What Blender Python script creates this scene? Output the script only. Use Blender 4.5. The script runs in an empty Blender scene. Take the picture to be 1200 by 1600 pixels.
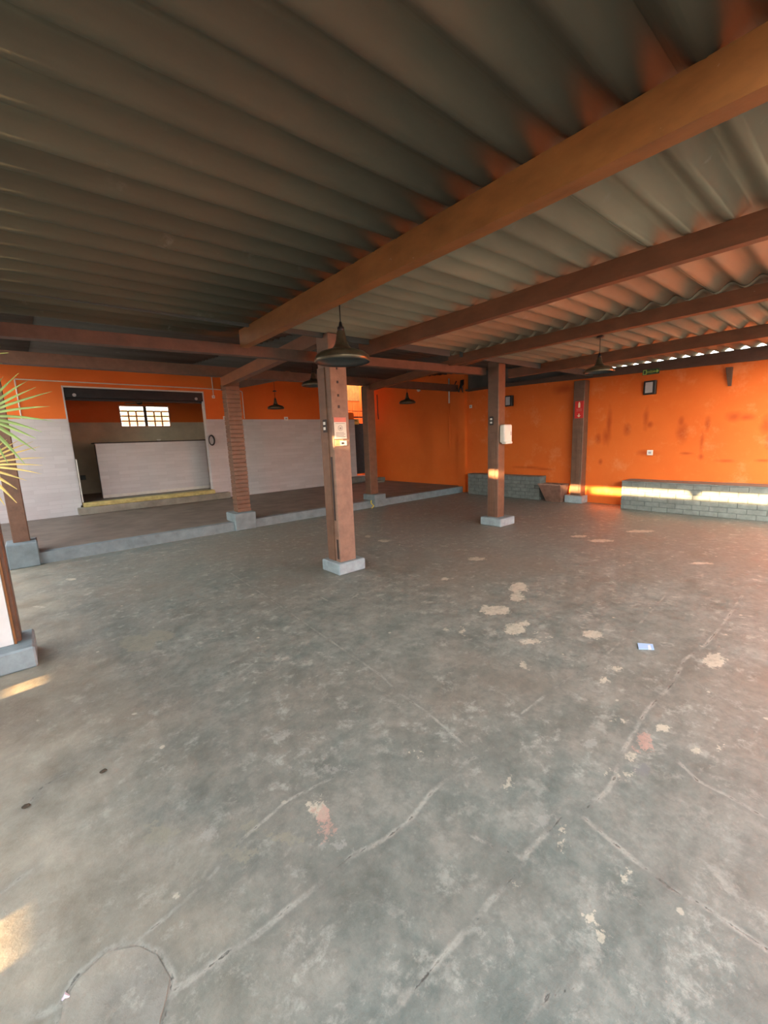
import bpy, bmesh, math, random
import numpy as np
from mathutils import Matrix, Vector, noise
random.seed(7)
scene = bpy.context.scene
col = scene.collection
PI = math.pi

# ------------------------------------------------------------------ camera
CAM_H = 1.5
ROT = ((0.7601895665, 0.1395486175, -0.6345376319),
       (-0.6485329379, 0.1044400653, -0.7539876002),
       (-0.0389467756, 0.9846920616, 0.1698961229))
FPX = 650.0
cam_d = bpy.data.cameras.new('camera')
cam = bpy.data.objects.new('camera', cam_d)
col.objects.link(cam)
cam.matrix_world = Matrix.Translation((0, 0, CAM_H)) @ Matrix(ROT).to_4x4()
cam_d.sensor_fit = 'VERTICAL'
cam_d.sensor_height = 32.0
cam_d.lens = FPX / 1600.0 * 32.0
cam_d.clip_start = 0.02
scene.camera = cam

# ------------------------------------------------------------------ world, sun, exposure
SUN_K = 0.12                      # drift of the sun beam towards the back wall
SUN_S = 0.1875                    # drop per metre along +X
w = bpy.data.worlds.new('world')
scene.world = w
w.use_nodes = True
wn = w.node_tree
bg = wn.nodes['Background']
sky = wn.nodes.new('ShaderNodeTexSky')
sky.sky_type = 'NISHITA'
sky.sun_disc = False
sky.sun_elevation = math.radians(11)
sky.sun_rotation = math.radians(-97)
sky.dust_density = 2.0
sky.ozone_density = 1.0
hsv = wn.nodes.new('ShaderNodeHueSaturation')
hsv.inputs['Saturation'].default_value = 0.45
tint = wn.nodes.new('ShaderNodeMix'); tint.data_type = 'RGBA'; tint.blend_type = 'MULTIPLY'
tint.inputs[0].default_value = 1.0
tint.inputs[7].default_value = (1.0, 0.97, 0.91, 1)
wn.links.new(sky.outputs[0], hsv.inputs['Color'])
wn.links.new(hsv.outputs[0], tint.inputs[6])
wn.links.new(tint.outputs[2], bg.inputs[0])
bg.inputs[1].default_value = 0.9
sun_d = bpy.data.lights.new('sun', 'SUN')
sun_d.energy = 20.0
sun_d.color = (1.0, 0.62, 0.30)
sun_d.angle = math.radians(0.55)
sun = bpy.data.objects.new('sun', sun_d)
col.objects.link(sun)
sun.rotation_euler = Vector((1, SUN_K, -SUN_S)).to_track_quat('-Z', 'Y').to_euler()
scene.view_settings.view_transform = 'Standard'
scene.view_settings.look = 'None'
scene.view_settings.gamma = 1.0
scene.view_settings.use_curve_mapping = False
scene.view_settings.exposure = 1.55

# ------------------------------------------------------------------ materials
class N:
    """tiny node-tree writer"""
    def __init__(self, name, rough=0.6, spec=0.5):
        self.m = bpy.data.materials.new(name)
        self.m.use_nodes = True
        self.t = self.m.node_tree
        self.b = self.t.nodes['Principled BSDF']
        self.b.inputs['Roughness'].default_value = rough
        self.b.inputs['Specular IOR Level'].default_value = spec
        self._pos = None
    def new(self, kind, **kw):
        n = self.t.nodes.new(kind)
        for k, v in kw.items():
            setattr(n, k, v)
        return n
    def link(self, a, b):
        self.t.links.new(a, b)
    def pos(self):
        if self._pos is None:
            self._pos = self.new('ShaderNodeNewGeometry').outputs['Position']
        return self._pos
    def mapped(self, scale=(1, 1, 1), loc=(0, 0, 0)):
        mp = self.new('ShaderNodeMapping')
        mp.inputs['Scale'].default_value = scale
        mp.inputs['Location'].default_value = loc
        self.link(self.pos(), mp.inputs['Vector'])
        return mp.outputs[0]
    def noise(self, scale, detail=4, rough=0.6, vec=None, dist=0.0):
        n = self.new('ShaderNodeTexNoise')
        n.inputs['Scale'].default_value = scale
        n.inputs['Detail'].default_value = detail
        n.inputs['Roughness'].default_value = rough
        n.inputs['Distortion'].default_value = dist
        self.link(vec if vec is not None else self.pos(), n.inputs['Vector'])
        return n.outputs[0]
    def ramp(self, fac, stops):
        r = self.new('ShaderNodeValToRGB')
        e = r.color_ramp.elements
        while len(e) > 1:
            e.remove(e[0])
        e[0].position = stops[0][0]
        e[0].color = (*stops[0][1], 1) if not isinstance(stops[0][1], (int, float)) else (stops[0][1],) * 3 + (1,)
        for p, c in stops[1:]:
            x = e.new(p)
            x.color = (*c, 1) if not isinstance(c, (int, float)) else (c, c, c, 1)
        self.link(fac, r.inputs[0])
        return r.outputs[0]
    def mix(self, fac, a, b, mode='MIX'):
        n = self.new('ShaderNodeMix', data_type='RGBA', blend_type=mode)
        for s, v in ((n.inputs[0], fac), (n.inputs[6], a), (n.inputs[7], b)):
            if hasattr(v, 'default_value') or hasattr(v, 'is_output'):
                self.link(v, s)
            elif isinstance(v, (int, float)):
                s.default_value = v
            else:
                s.default_value = (*v, 1)
        return n.outputs[2]
    def math(self, op, a, b=None):
        n = self.new('ShaderNodeMath', operation=op)
        for s, v in ((n.inputs[0], a), (n.inputs[1], b)):
            if v is None:
                continue
            if isinstance(v, (int, float)):
                s.default_value = v
            else:
                self.link(v, s)
        return n.outputs[0]
    def bump(self, h, strength=0.3, dist=0.01):
        n = self.new('ShaderNodeBump')
        n.inputs['Strength'].default_value = strength
        n.inputs['Distance'].default_value = dist
        self.link(h, n.inputs['Height'])
        self.link(n.outputs[0], self.b.inputs['Normal'])
    def color(self, c):
        if isinstance(c, tuple):
            self.b.inputs['Base Color'].default_value = (*c, 1)
        else:
            self.link(c, self.b.inputs['Base Color'])
        return self
    def rough(self, r):
        self.link(r, self.b.inputs['Roughness'])

M = {}
def plain(name, c, rough=0.6, var=0.15, scale=9.0, spec=0.4, metal=0.0, bump=0.0):
    n = N(name, rough, spec)
    f = n.noise(scale, 5)
    lo = tuple(x * (1 - var) for x in c)
    hi = tuple(min(1, x * (1 + var)) for x in c)
    n.color(n.ramp(f, [(0.3, lo), (0.7, hi)]))
    n.b.inputs['Metallic'].default_value = metal
    if bump:
        n.bump(n.noise(scale * 5, 4), bump, 0.004)
    M[name] = n.m
    return n.m

def floor_material(name, tint=None):
    n = N(name, 0.55, 0.45)
    big = n.noise(0.55, 4, 0.6)
    mid = n.noise(3.6, 10, 0.74, dist=0.15)
    fine = n.noise(15, 8, 0.75, dist=0.1)
    grit = n.noise(60, 6, 0.7)
    c = n.ramp(mid, [(0.30, (0.105, 0.125, 0.110)), (0.45, (0.178, 0.200, 0.178)), (0.56, (0.235, 0.246, 0.216)), (0.70, (0.320, 0.322, 0.280))])
    if tint:
        c = n.mix(0.6, c, tint)
    brown = n.ramp(big, [(0.42, 0.0), (0.62, 0.55)])
    c = n.mix(brown, c, (0.215, 0.180, 0.140))
    # scuffs: light rubbed-through paint
    sc = n.ramp(n.noise(8, 10, 0.78, dist=0.2), [(0.53, 0.0), (0.62, 0.75)])
    scm = n.ramp(n.noise(1.3, 3), [(0.36, 0.1), (0.55, 1.0)])
    c = n.mix(n.math('MULTIPLY', sc, scm), c, (0.40, 0.40, 0.35))
    c = n.mix(n.ramp(fine, [(0.33, 0.5), (0.55, 0.0)]), c, (0.095, 0.105, 0.095))
    c = n.mix(n.ramp(grit, [(0.60, 0.0), (0.75, 0.35)]), c, (0.42, 0.40, 0.34))
    # sandy dirt carried in from the yard on the open side
    sep = n.new('ShaderNodeSeparateXYZ')
    n.link(n.pos(), sep.inputs[0])
    sx = n.math('ADD', sep.outputs[0], n.math('MULTIPLY', n.math('SUBTRACT', n.noise(1.6, 5), 0.5), 1.4))
    dirt = n.ramp(n.math('MULTIPLY', n.math('SUBTRACT', 0.40, sx), 1.1), [(0.0, 0.0), (1.0, 0.8)])
    c = n.mix(dirt, c, n.ramp(mid, [(0.3, (0.25, 0.205, 0.14)), (0.5, (0.37, 0.33, 0.25)), (0.7, (0.46, 0.42, 0.33))]))
    # rubbed patches, with ragged edges
    rag = n.math('SUBTRACT', n.noise(12, 8, 0.72), 0.5)
    rag2 = n.math('SUBTRACT', n.noise(48, 5, 0.7), 0.5)
    edge = n.math('ADD', n.math('MULTIPLY', rag, 0.19), n.math('MULTIPLY', rag2, 0.07))
    for at, colr, amt in (('tan', (0.265, 0.255, 0.195), 0.7), ('grey', (0.34, 0.335, 0.30), 0.65), ('slab', (0.17, 0.18, 0.18), 0.8), ('cream', (0.52, 0.475, 0.375), 0.92), ('pink', (0.46, 0.29, 0.235), 0.85)):
        a = n.new('ShaderNodeAttribute', attribute_name='mark_' + at).outputs['Fac']
        d = n.math('SUBTRACT', n.math('SUBTRACT', a, 0.06), edge)
        has = n.math('GREATER_THAN', a, 0.001)
        m = n.math('MULTIPLY', n.ramp(n.math('MULTIPLY', d, 60.0), [(0.0, 0.0), (0.5, 1.0)]), has)
        c = n.mix(n.math('MULTIPLY', n.math('MULTIPLY', m, amt), n.ramp(fine, [(0.36, 0.45), (0.55, 1.0)])), c, colr)
    # specks of cream paint
    vo = n.new('ShaderNodeTexVoronoi'); vo.inputs['Scale'].default_value = 4.2
    n.link(n.pos(), vo.inputs['Vector'])
    spk = n.math('MULTIPLY', n.ramp(n.math('ADD', vo.outputs['Distance'], n.math('MULTIPLY', rag2, 0.12)), [(0.045, 1.0), (0.06, 0.0)]), n.ramp(n.noise(2.3, 2), [(0.42, 0.0), (0.46, 1.0)]))
    c = n.mix(n.math('MULTIPLY', spk, 0.8), c, (0.50, 0.46, 0.37))
    # cracks: a worn pale lip and a dark broken core
    a = n.new('ShaderNodeAttribute', attribute_name='mark_crack').outputs['Fac']
    has = n.math('GREATER_THAN', a, 0.001)
    wob = n.math('ADD', n.math('MULTIPLY', rag, 0.022), n.math('MULTIPLY', rag2, 0.010))
    d = n.math('ABSOLUTE', n.math('ADD', n.math('SUBTRACT', 0.08, a), wob))
    gate = n.ramp(n.noise(5, 5, 0.7), [(0.42, 0.0), (0.56, 1.0)])
    gate2 = n.ramp(n.noise(7, 5, 0.7, vec=n.mapped((1, 1, 1), (9, 4, 2))), [(0.40, 0.0), (0.52, 1.0)])
    pale = n.math('MULTIPLY', n.math('MULTIPLY', n.ramp(d, [(0.004, 1.0), (0.013, 0.0)]), gate), has)
    dark = n.math('MULTIPLY', n.math('MULTIPLY', n.ramp(d, [(0.0014, 1.0), (0.0040, 0.0)]), gate2), has)
    wide = n.math('MULTIPLY', n.ramp(d, [(0.0, 0.35), (0.05, 0.0)]), has)
    c = n.mix(wide, c, (0.14, 0.15, 0.135))
    c = n.mix(n.math('MULTIPLY', pale, 0.7), c, (0.42, 0.41, 0.355))
    c = n.mix(n.math('MULTIPLY', dark, 0.85), c, (0.045, 0.043, 0.038))
    n.color(c)
    n.rough(n.ramp(mid, [(0.3, 0.36), (0.7, 0.65)]))
    hgt = n.math('ADD', n.math('MULTIPLY', mid, 1.0), n.math('MULTIPLY', fine, 0.4))
    n.bump(n.math('SUBTRACT', hgt, n.math('MULTIPLY', dark, 0.35)), 0.4, 0.02)
    M[name] = n.m
floor_material('floor')
floor_material('slab_floor', (0.225, 0.24, 0.235))

def roof_material(name, tint):
    n = N(name, 0.85, 0.25)
    a = n.noise(1.0, 6, 0.6, vec=n.mapped((0.5, 2.2, 1)))
    b = n.noise(6, 7, 0.65)
    c = n.ramp(a, [(0.3, tuple(x * 0.72 for x in tint)), (0.7, tuple(x * 1.18 for x in tint))])
    # pale mould blooms and flaking
    bl = n.math('MULTIPLY', n.ramp(b, [(0.60, 0.0), (0.72, 0.6)]), n.ramp(n.noise(0.9, 3), [(0.5, 0.0), (0.65, 1.0)]))
    c = n.mix(bl, c, (0.36, 0.33, 0.28))
    n.color(c)
    n.bump(n.noise(30, 5), 0.15, 0.004)
    M[name] = n.m
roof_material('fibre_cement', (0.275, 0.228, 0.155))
roof_material('fibre_cement_shaded', (0.105, 0.096, 0.067))  # same sheets, with the dimmer light of the left side put into the colour
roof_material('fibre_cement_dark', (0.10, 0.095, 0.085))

def orange_material(name, stains=()):
    n = N(name, 0.62, 0.35)
    a = n.noise(0.8, 4)
    c = n.ramp(a, [(0.3, (0.71, 0.138, 0.016)), (0.7, (0.79, 0.175, 0.026))])
    c = n.mix(n.ramp(n.noise(7, 6, 0.7), [(0.55, 0.0), (0.8, 0.25)]), c, (0.80, 0.28, 0.09))
    if stains:
        sep = n.new('ShaderNodeSeparateXYZ')
        n.link(n.pos(), sep.inputs[0])
        wob = n.math('MULTIPLY', n.math('SUBTRACT', n.noise(5, 5), 0.5), 1.1)
        tot = None
        for (cy, cz, ry, rz) in stains:
            dy = n.math('DIVIDE', n.math('SUBTRACT', sep.outputs[1], cy), ry)
            dz = n.math('DIVIDE', n.math('SUBTRACT', sep.outputs[2], cz), rz)
            r = n.math('SQRT', n.math('ADD', n.math('MULTIPLY', dy, dy), n.math('MULTIPLY', dz, dz)))
            v = n.math('SUBTRACT', 1.15, n.math('ADD', r, wob))
            v = n.math('MINIMUM', n.math('MAXIMUM', v, 0.0), 1.0)
            tot = v if tot is None else n.math('MAXIMUM', tot, v)
        c = n.mix(n.math('MULTIPLY', tot, 0.8), c, (0.50, 0.075, 0.006))
        # pale plaster bloom low down
        pl = n.math('MULTIPLY', n.ramp(n.noise(2.2, 7, 0.7), [(0.55, 0.0), (0.68, 1.0)]), 0.35)
        c = n.mix(pl, c, (0.85, 0.36, 0.16))
    n.color(c)
    n.bump(n.noise(38, 5), 0.12, 0.004)
    M[name] = n.m
orange_material('orange_paint')
ST = [(3.62, 1.62, .055, .42), (3.66, 1.40, .09, .17), (3.82, 1.36, .07, .13), (3.27, 1.52, .08, .13), (2.95, 1.72, .06, .22), (2.88, 1.6, .06, .07), (2.35, 1.43, .10, .20),
      (2.37, 1.62, .05, .12), (1.98, 1.55, .05, .15), (2.04, 1.25, .04, .22), (2.03, .99, .05, .07), (1.62, 1.66, .13, .10), (1.47, 1.64, .14, .07), (1.2, 1.5, .09, .17), (1.16, 1.25, .05, .14),
      (2.25, 1.05, .12, .03), (1.68, .92, .16, .035), (1.2, .93, .12, .03), (2.9, 1.06, .22, .07), (5.4, .72, .45, .035), (5.05, .69, .3, .03), (3.75, .88, .05, .07), (4.6, 2.45, .3, .12), (0.7, 1.4, .08, .25)]
orange_material('orange_paint_stained', ST)

def cladding_material():
    n = N('white_stone_print_cladding', 0.5, 0.4)
    br = n.new('ShaderNodeTexBrick')
    br.offset = 0.5
    br.inputs['Scale'].default_value = 1.0
    br.inputs['Brick Width'].default_value = 0.42
    br.inputs['Row Height'].default_value = 0.085
    br.inputs['Mortar Size'].default_value = 0.004
    br.inputs['Bias'].default_value = 0.0
    br.inputs['Color1'].default_value = (0.54, 0.51, 0.515, 1)
    br.inputs['Color2'].default_value = (0.46, 0.43, 0.435, 1)
    br.inputs['Mortar'].default_value = (0.45, 0.42, 0.425, 1)
    sep = n.new('ShaderNodeSeparateXYZ'); n.link(n.pos(), sep.inputs[0])
    cmb = n.new('ShaderNodeCombineXYZ')
    n.link(n.math('ADD', sep.outputs[0], sep.outputs[1]), cmb.inputs[0]); n.link(sep.outputs[2], cmb.inputs[1])
    n.link(cmb.outputs[0], br.inputs['Vector'])
    c = n.mix(n.ramp(n.noise(1.7, 6, 0.65), [(0.35, 0.0), (0.7, 0.5)]), br.outputs[0], (0.57, 0.55, 0.555))
    c = n.mix(n.ramp(n.noise(14, 5, 0.7, vec=n.mapped((0.25, 0.25, 3))), [(0.45, 0.0), (0.75, 0.3)]), c, (0.42, 0.39, 0.40))
    n.color(c)
    M['cladding'] = n.m
cladding_material()

def wood_material(name, c, rough=0.5):
    n = N(name, rough, 0.45)
    g = n.noise(3, 6, 0.65, vec=n.mapped((3, 1.2, 3)))
    x = n.ramp(g, [(0.25, tuple(v * 0.72 for v in c)), (0.75, tuple(v * 1.28 for v in c))])
    chip = n.ramp(n.noise(26, 6, 0.7), [(0.685, 0.0), (0.71, 0.7)])
    x = n.mix(chip, x, (0.34, 0.25, 0.19))
    n.color(x)
    n.bump(n.noise(22, 6, 0.7, vec=n.mapped((1, 1, 0.3))), 0.25, 0.006)
    M[name] = n.m
wood_material('brown_paint', (0.225, 0.088, 0.024))
wood_material('brown_post', (0.150, 0.078, 0.048), 0.42)
wood_material('brown_post_dusty', (0.225, 0.135, 0.095), 0.5)
wood_material('brown_paint_dull', (0.110, 0.060, 0.041), 0.6)
wood_material('brown_paint_beam', (0.165, 0.062, 0.028), 0.45)

plain('block_paint', (0.27, 0.34, 0.37), 0.6, 0.18, 11, bump=0.2)
plain('kerb_paint', (0.185, 0.235, 0.255), 0.6, 0.22, 6, bump=0.2)
plain('bench_paint', (0.165, 0.190, 0.182), 0.5, 0.22, 9, bump=0.25)
plain('bench_joint', (0.12, 0.14, 0.135), 0.8, 0.1)
plain('platform_floor', (0.17, 0.140, 0.116), 0.6, 0.28, 2.5, bump=0.2)
plain('beige_plaster', (0.56, 0.49, 0.37), 0.8, 0.2, 1.6)
plain('grey_cement', (0.24, 0.22, 0.18), 0.85, 0.25, 4, bump=0.3)
plain('yellow_worn_step', (0.46, 0.38, 0.15), 0.7, 0.35, 7)
plain('black_metal', (0.018, 0.018, 0.02), 0.4, 0.3)
plain('lamp_metal', (0.115, 0.090, 0.058), 0.3, 0.3, 14, metal=0.6)
plain('lamp_inside', (0.05, 0.052, 0.048), 0.5, 0.2)
plain('dark_rubber', (0.03, 0.022, 0.022), 0.5, 0.3)
plain('white_plastic', (0.78, 0.76, 0.70), 0.4, 0.06)
plain('grey_glass', (0.42, 0.42, 0.44), 0.25, 0.08)
plain('paper_white', (0.74, 0.70, 0.60), 0.7, 0.06)
plain('paper_red', (0.66, 0.20, 0.15), 0.7, 0.1)
plain('print_grey', (0.35, 0.30, 0.25), 0.7, 0.1)
plain('sticker_orange', (0.75, 0.40, 0.20), 0.6, 0.15, 40)
plain('sign_red', (0.62, 0.025, 0.02), 0.45, 0.08)
plain('sign_cream', (0.85, 0.72, 0.50), 0.6, 0.05)
plain('sign_green', (0.05, 0.09, 0.04), 0.5, 0.1)
plain('sign_glow', (0.40, 0.62, 0.14), 0.5, 0.05)
plain('conduit_white', (0.62, 0.58, 0.52), 0.5, 0.08)
plain('yellow_paint', (0.75, 0.62, 0.08), 0.6, 0.15)
plain('sign_yellow', (0.72, 0.50, 0.12), 0.6, 0.1)
plain('tub_wood', (0.34, 0.20, 0.15), 0.8, 0.3, 8, bump=0.3)
plain('chip_cream', (0.46, 0.42, 0.33), 0.8, 0.2, 25)
plain('chip_pink', (0.46, 0.29, 0.24), 0.8, 0.25, 18)
plain('chip_tan', (0.27, 0.26, 0.205), 0.8, 0.2, 18)
plain('chip_grey', (0.30, 0.30, 0.275), 0.8, 0.2, 18)
plain('crack_dark', (0.055, 0.052, 0.045), 0.9, 0.3, 30)
plain('crack_pale', (0.33, 0.325, 0.285), 0.85, 0.3, 22)
plain('slab_grey', (0.215, 0.23, 0.225), 0.6, 0.18, 4, bump=0.2)
plain('blue_wrapper', (0.38, 0.55, 0.80), 0.35, 0.05)
plain('wrapper_white', (0.75, 0.78, 0.85), 0.4, 0.05)
plain('leaf_green', (0.20, 0.30, 0.10), 0.45, 0.25, 12)
plain('leaf_dry', (0.52, 0.40, 0.13), 0.55, 0.25, 12)
plain('palm_trunk', (0.16, 0.11, 0.07), 0.9, 0.3, 20, bump=0.4)
plain('terracotta', (0.36, 0.13, 0.07), 0.8, 0.15)
plain('soil', (0.05, 0.035, 0.022), 0.95, 0.3, 30)
plain('ground_earth', (0.30, 0.22, 0.15), 0.95, 0.25, 1.2)
plain('yard_wall', (0.55, 0.50, 0.45), 0.85, 0.15, 2)
plain('olive_board', (0.30, 0.19, 0.05), 0.8, 0.2)
plain('board_white', (0.72, 0.74, 0.74), 0.5, 0.06)
plain('wrapper_foil', (0.7, 0.66, 0.75), 0.2, 0.05, metal=0.4)
plain('dead_leaf', (0.06, 0.045, 0.03), 0.9, 0.3, 30)
plain('bulb', (0.7, 0.68, 0.62), 0.2, 0.03)
plain('pink_frame', (0.62, 0.33, 0.20), 0.5, 0.1)
gn = N('window_glass', 0.45, 0.5)
gn.color((0.60, 0.34, 0.19)); gn.b.inputs['Transmission Weight'].default_value = 1.0; gn.b.inputs['IOR'].default_value = 1.1
M['window_glass'] = gn.m

# ------------------------------------------------------------------ helpers
def bm_box(bm, x0, x1, y0, y1, z0, z1, bev=0.0):
    r = bmesh.ops.create_cube(bm, size=1.0)
    for v in r['verts']:
        v.co = Vector((x0 + (v.co.x + .5) * (x1 - x0), y0 + (v.co.y + .5) * (y1 - y0), z0 + (v.co.z + .5) * (z1 - z0)))
    if bev:
        es = list({e for v in r['verts'] for e in v.link_edges})
        bmesh.ops.bevel(bm, geom=es, offset=bev, segments=1, affect='EDGES')
    return bm
def bm_tube(bm, pts, rad, seg=8):
    pts = [Vector(p) for p in pts]
    rings = []
    for i, p in enumerate(pts):
        a = pts[max(i - 1, 0)]; b = pts[min(i + 1, len(pts) - 1)]
        t = (b - a).normalized()
        if i == 0:
            u = t.cross(Vector((0, 0, 1)) if abs(t.z) < 0.8 else Vector((1, 0, 0)))
        else:
            u = u - t * u.dot(t)          # carry the frame along the tube
        u.normalize(); v = t.cross(u)
        r = rad[i] if isinstance(rad, (list, tuple)) else rad
        rings.append([bm.verts.new(p + (u * math.cos(2 * PI * k / seg) + v * math.sin(2 * PI * k / seg)) * r) for k in range(seg)])
    for a, b in zip(rings, rings[1:]):
        for k in range(seg):
            bm.faces.new((a[k], a[(k + 1) % seg], b[(k + 1) % seg], b[k]))
    bm.faces.new(rings[0]); bm.faces.new(rings[-1][::-1])
    return bm
def bm_lathe(bm, prof, c, seg=32):
    rings = []
    for (r, z) in prof:
        rings.append([bm.verts.new((c[0] + r * math.cos(2 * PI * k / seg), c[1] + r * math.sin(2 * PI * k / seg), c[2] + z)) for k in range(seg)])
    for a, b in zip(rings, rings[1:]):
        for k in range(seg):
            bm.faces.new((a[k], a[(k + 1) % seg], b[(k + 1) % seg], b[k]))
    return bm
def obj(name, bm, mat, parent=None, smooth=False):
    bmesh.ops.recalc_face_normals(bm, faces=bm.faces[:])
    if parent is not None:
        o_ = origin(parent)
        for v in bm.verts:
            v.co -= o_
    me = bpy.data.meshes.new(name)
    bm.to_mesh(me); bm.free()
    me.materials.append(M[mat] if isinstance(mat, str) else mat)
    if smooth:
        me.shade_smooth()
    o = bpy.data.objects.new(name, me)
    col.objects.link(o)
    if parent is not None:
        o.parent = parent
    return o
def origin(o):
    p = Vector(o.location)
    while o.parent is not None:
        o = o.parent; p += Vector(o.location)
    return p
def box(name, b, mat, parent=None, bev=0.0):
    return obj(name, bm_box(bmesh.new(), *b, bev), mat, parent)
def tag(o, label, cat, group=None):
    o['label'] = label; o['category'] = cat
    if group:
        o['group'] = group
    return o
def thing(name, loc, label, cat, group=None):
    o = bpy.data.objects.new(name, None)
    o.empty_display_size = 0.1
    col.objects.link(o); o.location = loc
    return tag(o, label, cat, group)
def struct(name, loc=None, bm=None, mat=None):
    if bm is not None:
        o = obj(name, bm, mat)
    else:
        o = bpy.data.objects.new(name, None); col.objects.link(o); o.location = loc or (0, 0, 0)
    o['kind'] = 'structure'
    return o
def sbox(name, b, mat):
    return struct(name, bm=bm_box(bmesh.new(), *b), mat=mat)
def boxes(bs):
    bm = bmesh.new()
    for b in bs:
        bm_box(bm, *b)
    return bm
def text_mesh(s, size, ex=0.0005):
    c = bpy.data.curves.new('lettering', 'FONT')
    c.body = s; c.size = size; c.extrude = ex; c.align_x = 'CENTER'; c.align_y = 'CENTER'
    o = bpy.data.objects.new('lettering', c); col.objects.link(o)
    dg = bpy.context.evaluated_depsgraph_get()
    me = bpy.data.meshes.new_from_object(o.evaluated_get(dg))
    bpy.data.objects.remove(o)
    return me
def lettering(s, size, mat, parent, center, right, up, name='lettering'):
    me = text_mesh(s, size)
    R, U = Vector(right), Vector(up)
    W = R.cross(U)
    c = Vector(center) - origin(parent)
    for v in me.vertices:
        v.co = c + R * v.co.x + U * v.co.y + W * v.co.z
    me.materials.clear(); me.materials.append(M[mat])
    o = bpy.data.objects.new(name, me); col.objects.link(o); o.parent = parent
    return o
def floor_pt(px, py, z=0.0):
    """point of the floor that the photograph shows at a pixel"""
    v = Matrix(ROT) @ Vector(((px - 600) / FPX, -(py - 800) / FPX, -1))
    t = (z - CAM_H) / v.z
    return Vector((v.x * t, v.y * t, z))

WALL_X, BACK_Y, KERB_Y, PLAT = 9.15, 11.15, 7.33, 0.16
def roof_z(x):
    return 2.59 + 0.016 * x

# ------------------------------------------------------------------ ground and floors
sbox('ground', (-40, 50, -40, 50, -0.30, -0.20), 'ground_earth')
def A(p): return (p[0] * .5, p[1] * .5 + 880)
def Bc(p): return (p[0] * .5 + 600, p[1] * .5 + 880)
# cracks and rubbed patches of the floor (read off the photograph, laid out on the floor in metres)
CR = [
    ([(257, 1570), (270, 1550), (300, 1530), (350, 1492), (400, 1462), (450, 1420), (500, 1380), (550, 1337), (595, 1315), (635, 1287), (675, 1237), (735, 1185), (775, 1180)], 1.0),
    ([(735, 1172), (670, 1115), (620, 1080), (595, 1055), (500, 990), (435, 945), (360, 895)], .45),
    ([Bc(p) for p in ((30, 1400), (130, 1290), (200, 1210), (290, 1110), (330, 1060), (410, 970), (450, 900), (520, 830), (560, 790), (640, 760), (700, 710), (720, 670), (740, 600), (780, 530), (820, 460), (900, 380), (940, 300), (1000, 260), (1060, 190), (1120, 100))], 1.0),
    ([Bc(p) for p in ((620, 790), (700, 860), (800, 940), (900, 1020), (1000, 1070), (1100, 1140), (1200, 1210), (1290, 1275))], 1.2),
    ([Bc(p) for p in ((880, 580), (980, 680), (1080, 730), (1200, 800), (1290, 850))], .6),
    ([Bc(p) for p in ((440, 1440), (480, 1380), (520, 1350), (630, 1320))], .9),
    ([A(p) for p in ((180, 1440), (190, 1370), (240, 1290), (330, 1210), (430, 1190), (500, 1220), (540, 1300), (530, 1360), (510, 1430), (500, 1500))], 1.2),
    ([A(p) for p in ((-30, 1400), (60, 1405), (130, 1412), (185, 1385))], 1.2),
    ([A(p) for p in ((80, 765), (130, 700), (210, 655))], 1.3),
    ([A(p) for p in ((-10, 1040), (60, 985), (100, 960))], .8),
    ([Bc(p) for p in ((880, 100), (780, 210), (690, 290), (560, 370), (430, 470))], .5),
    ([A(p) for p in ((1000, 105), (1040, 125), (1090, 115), (1130, 90), (1190, 70), (1260, 30))], .6),
    ([A(p) for p in ((420, 1190), (640, 1000), (760, 860), (900, 740), (1100, 640))], .35),
    ([Bc(p) for p in ((270, 850), (350, 890), (440, 920))], .5),
]
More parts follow.
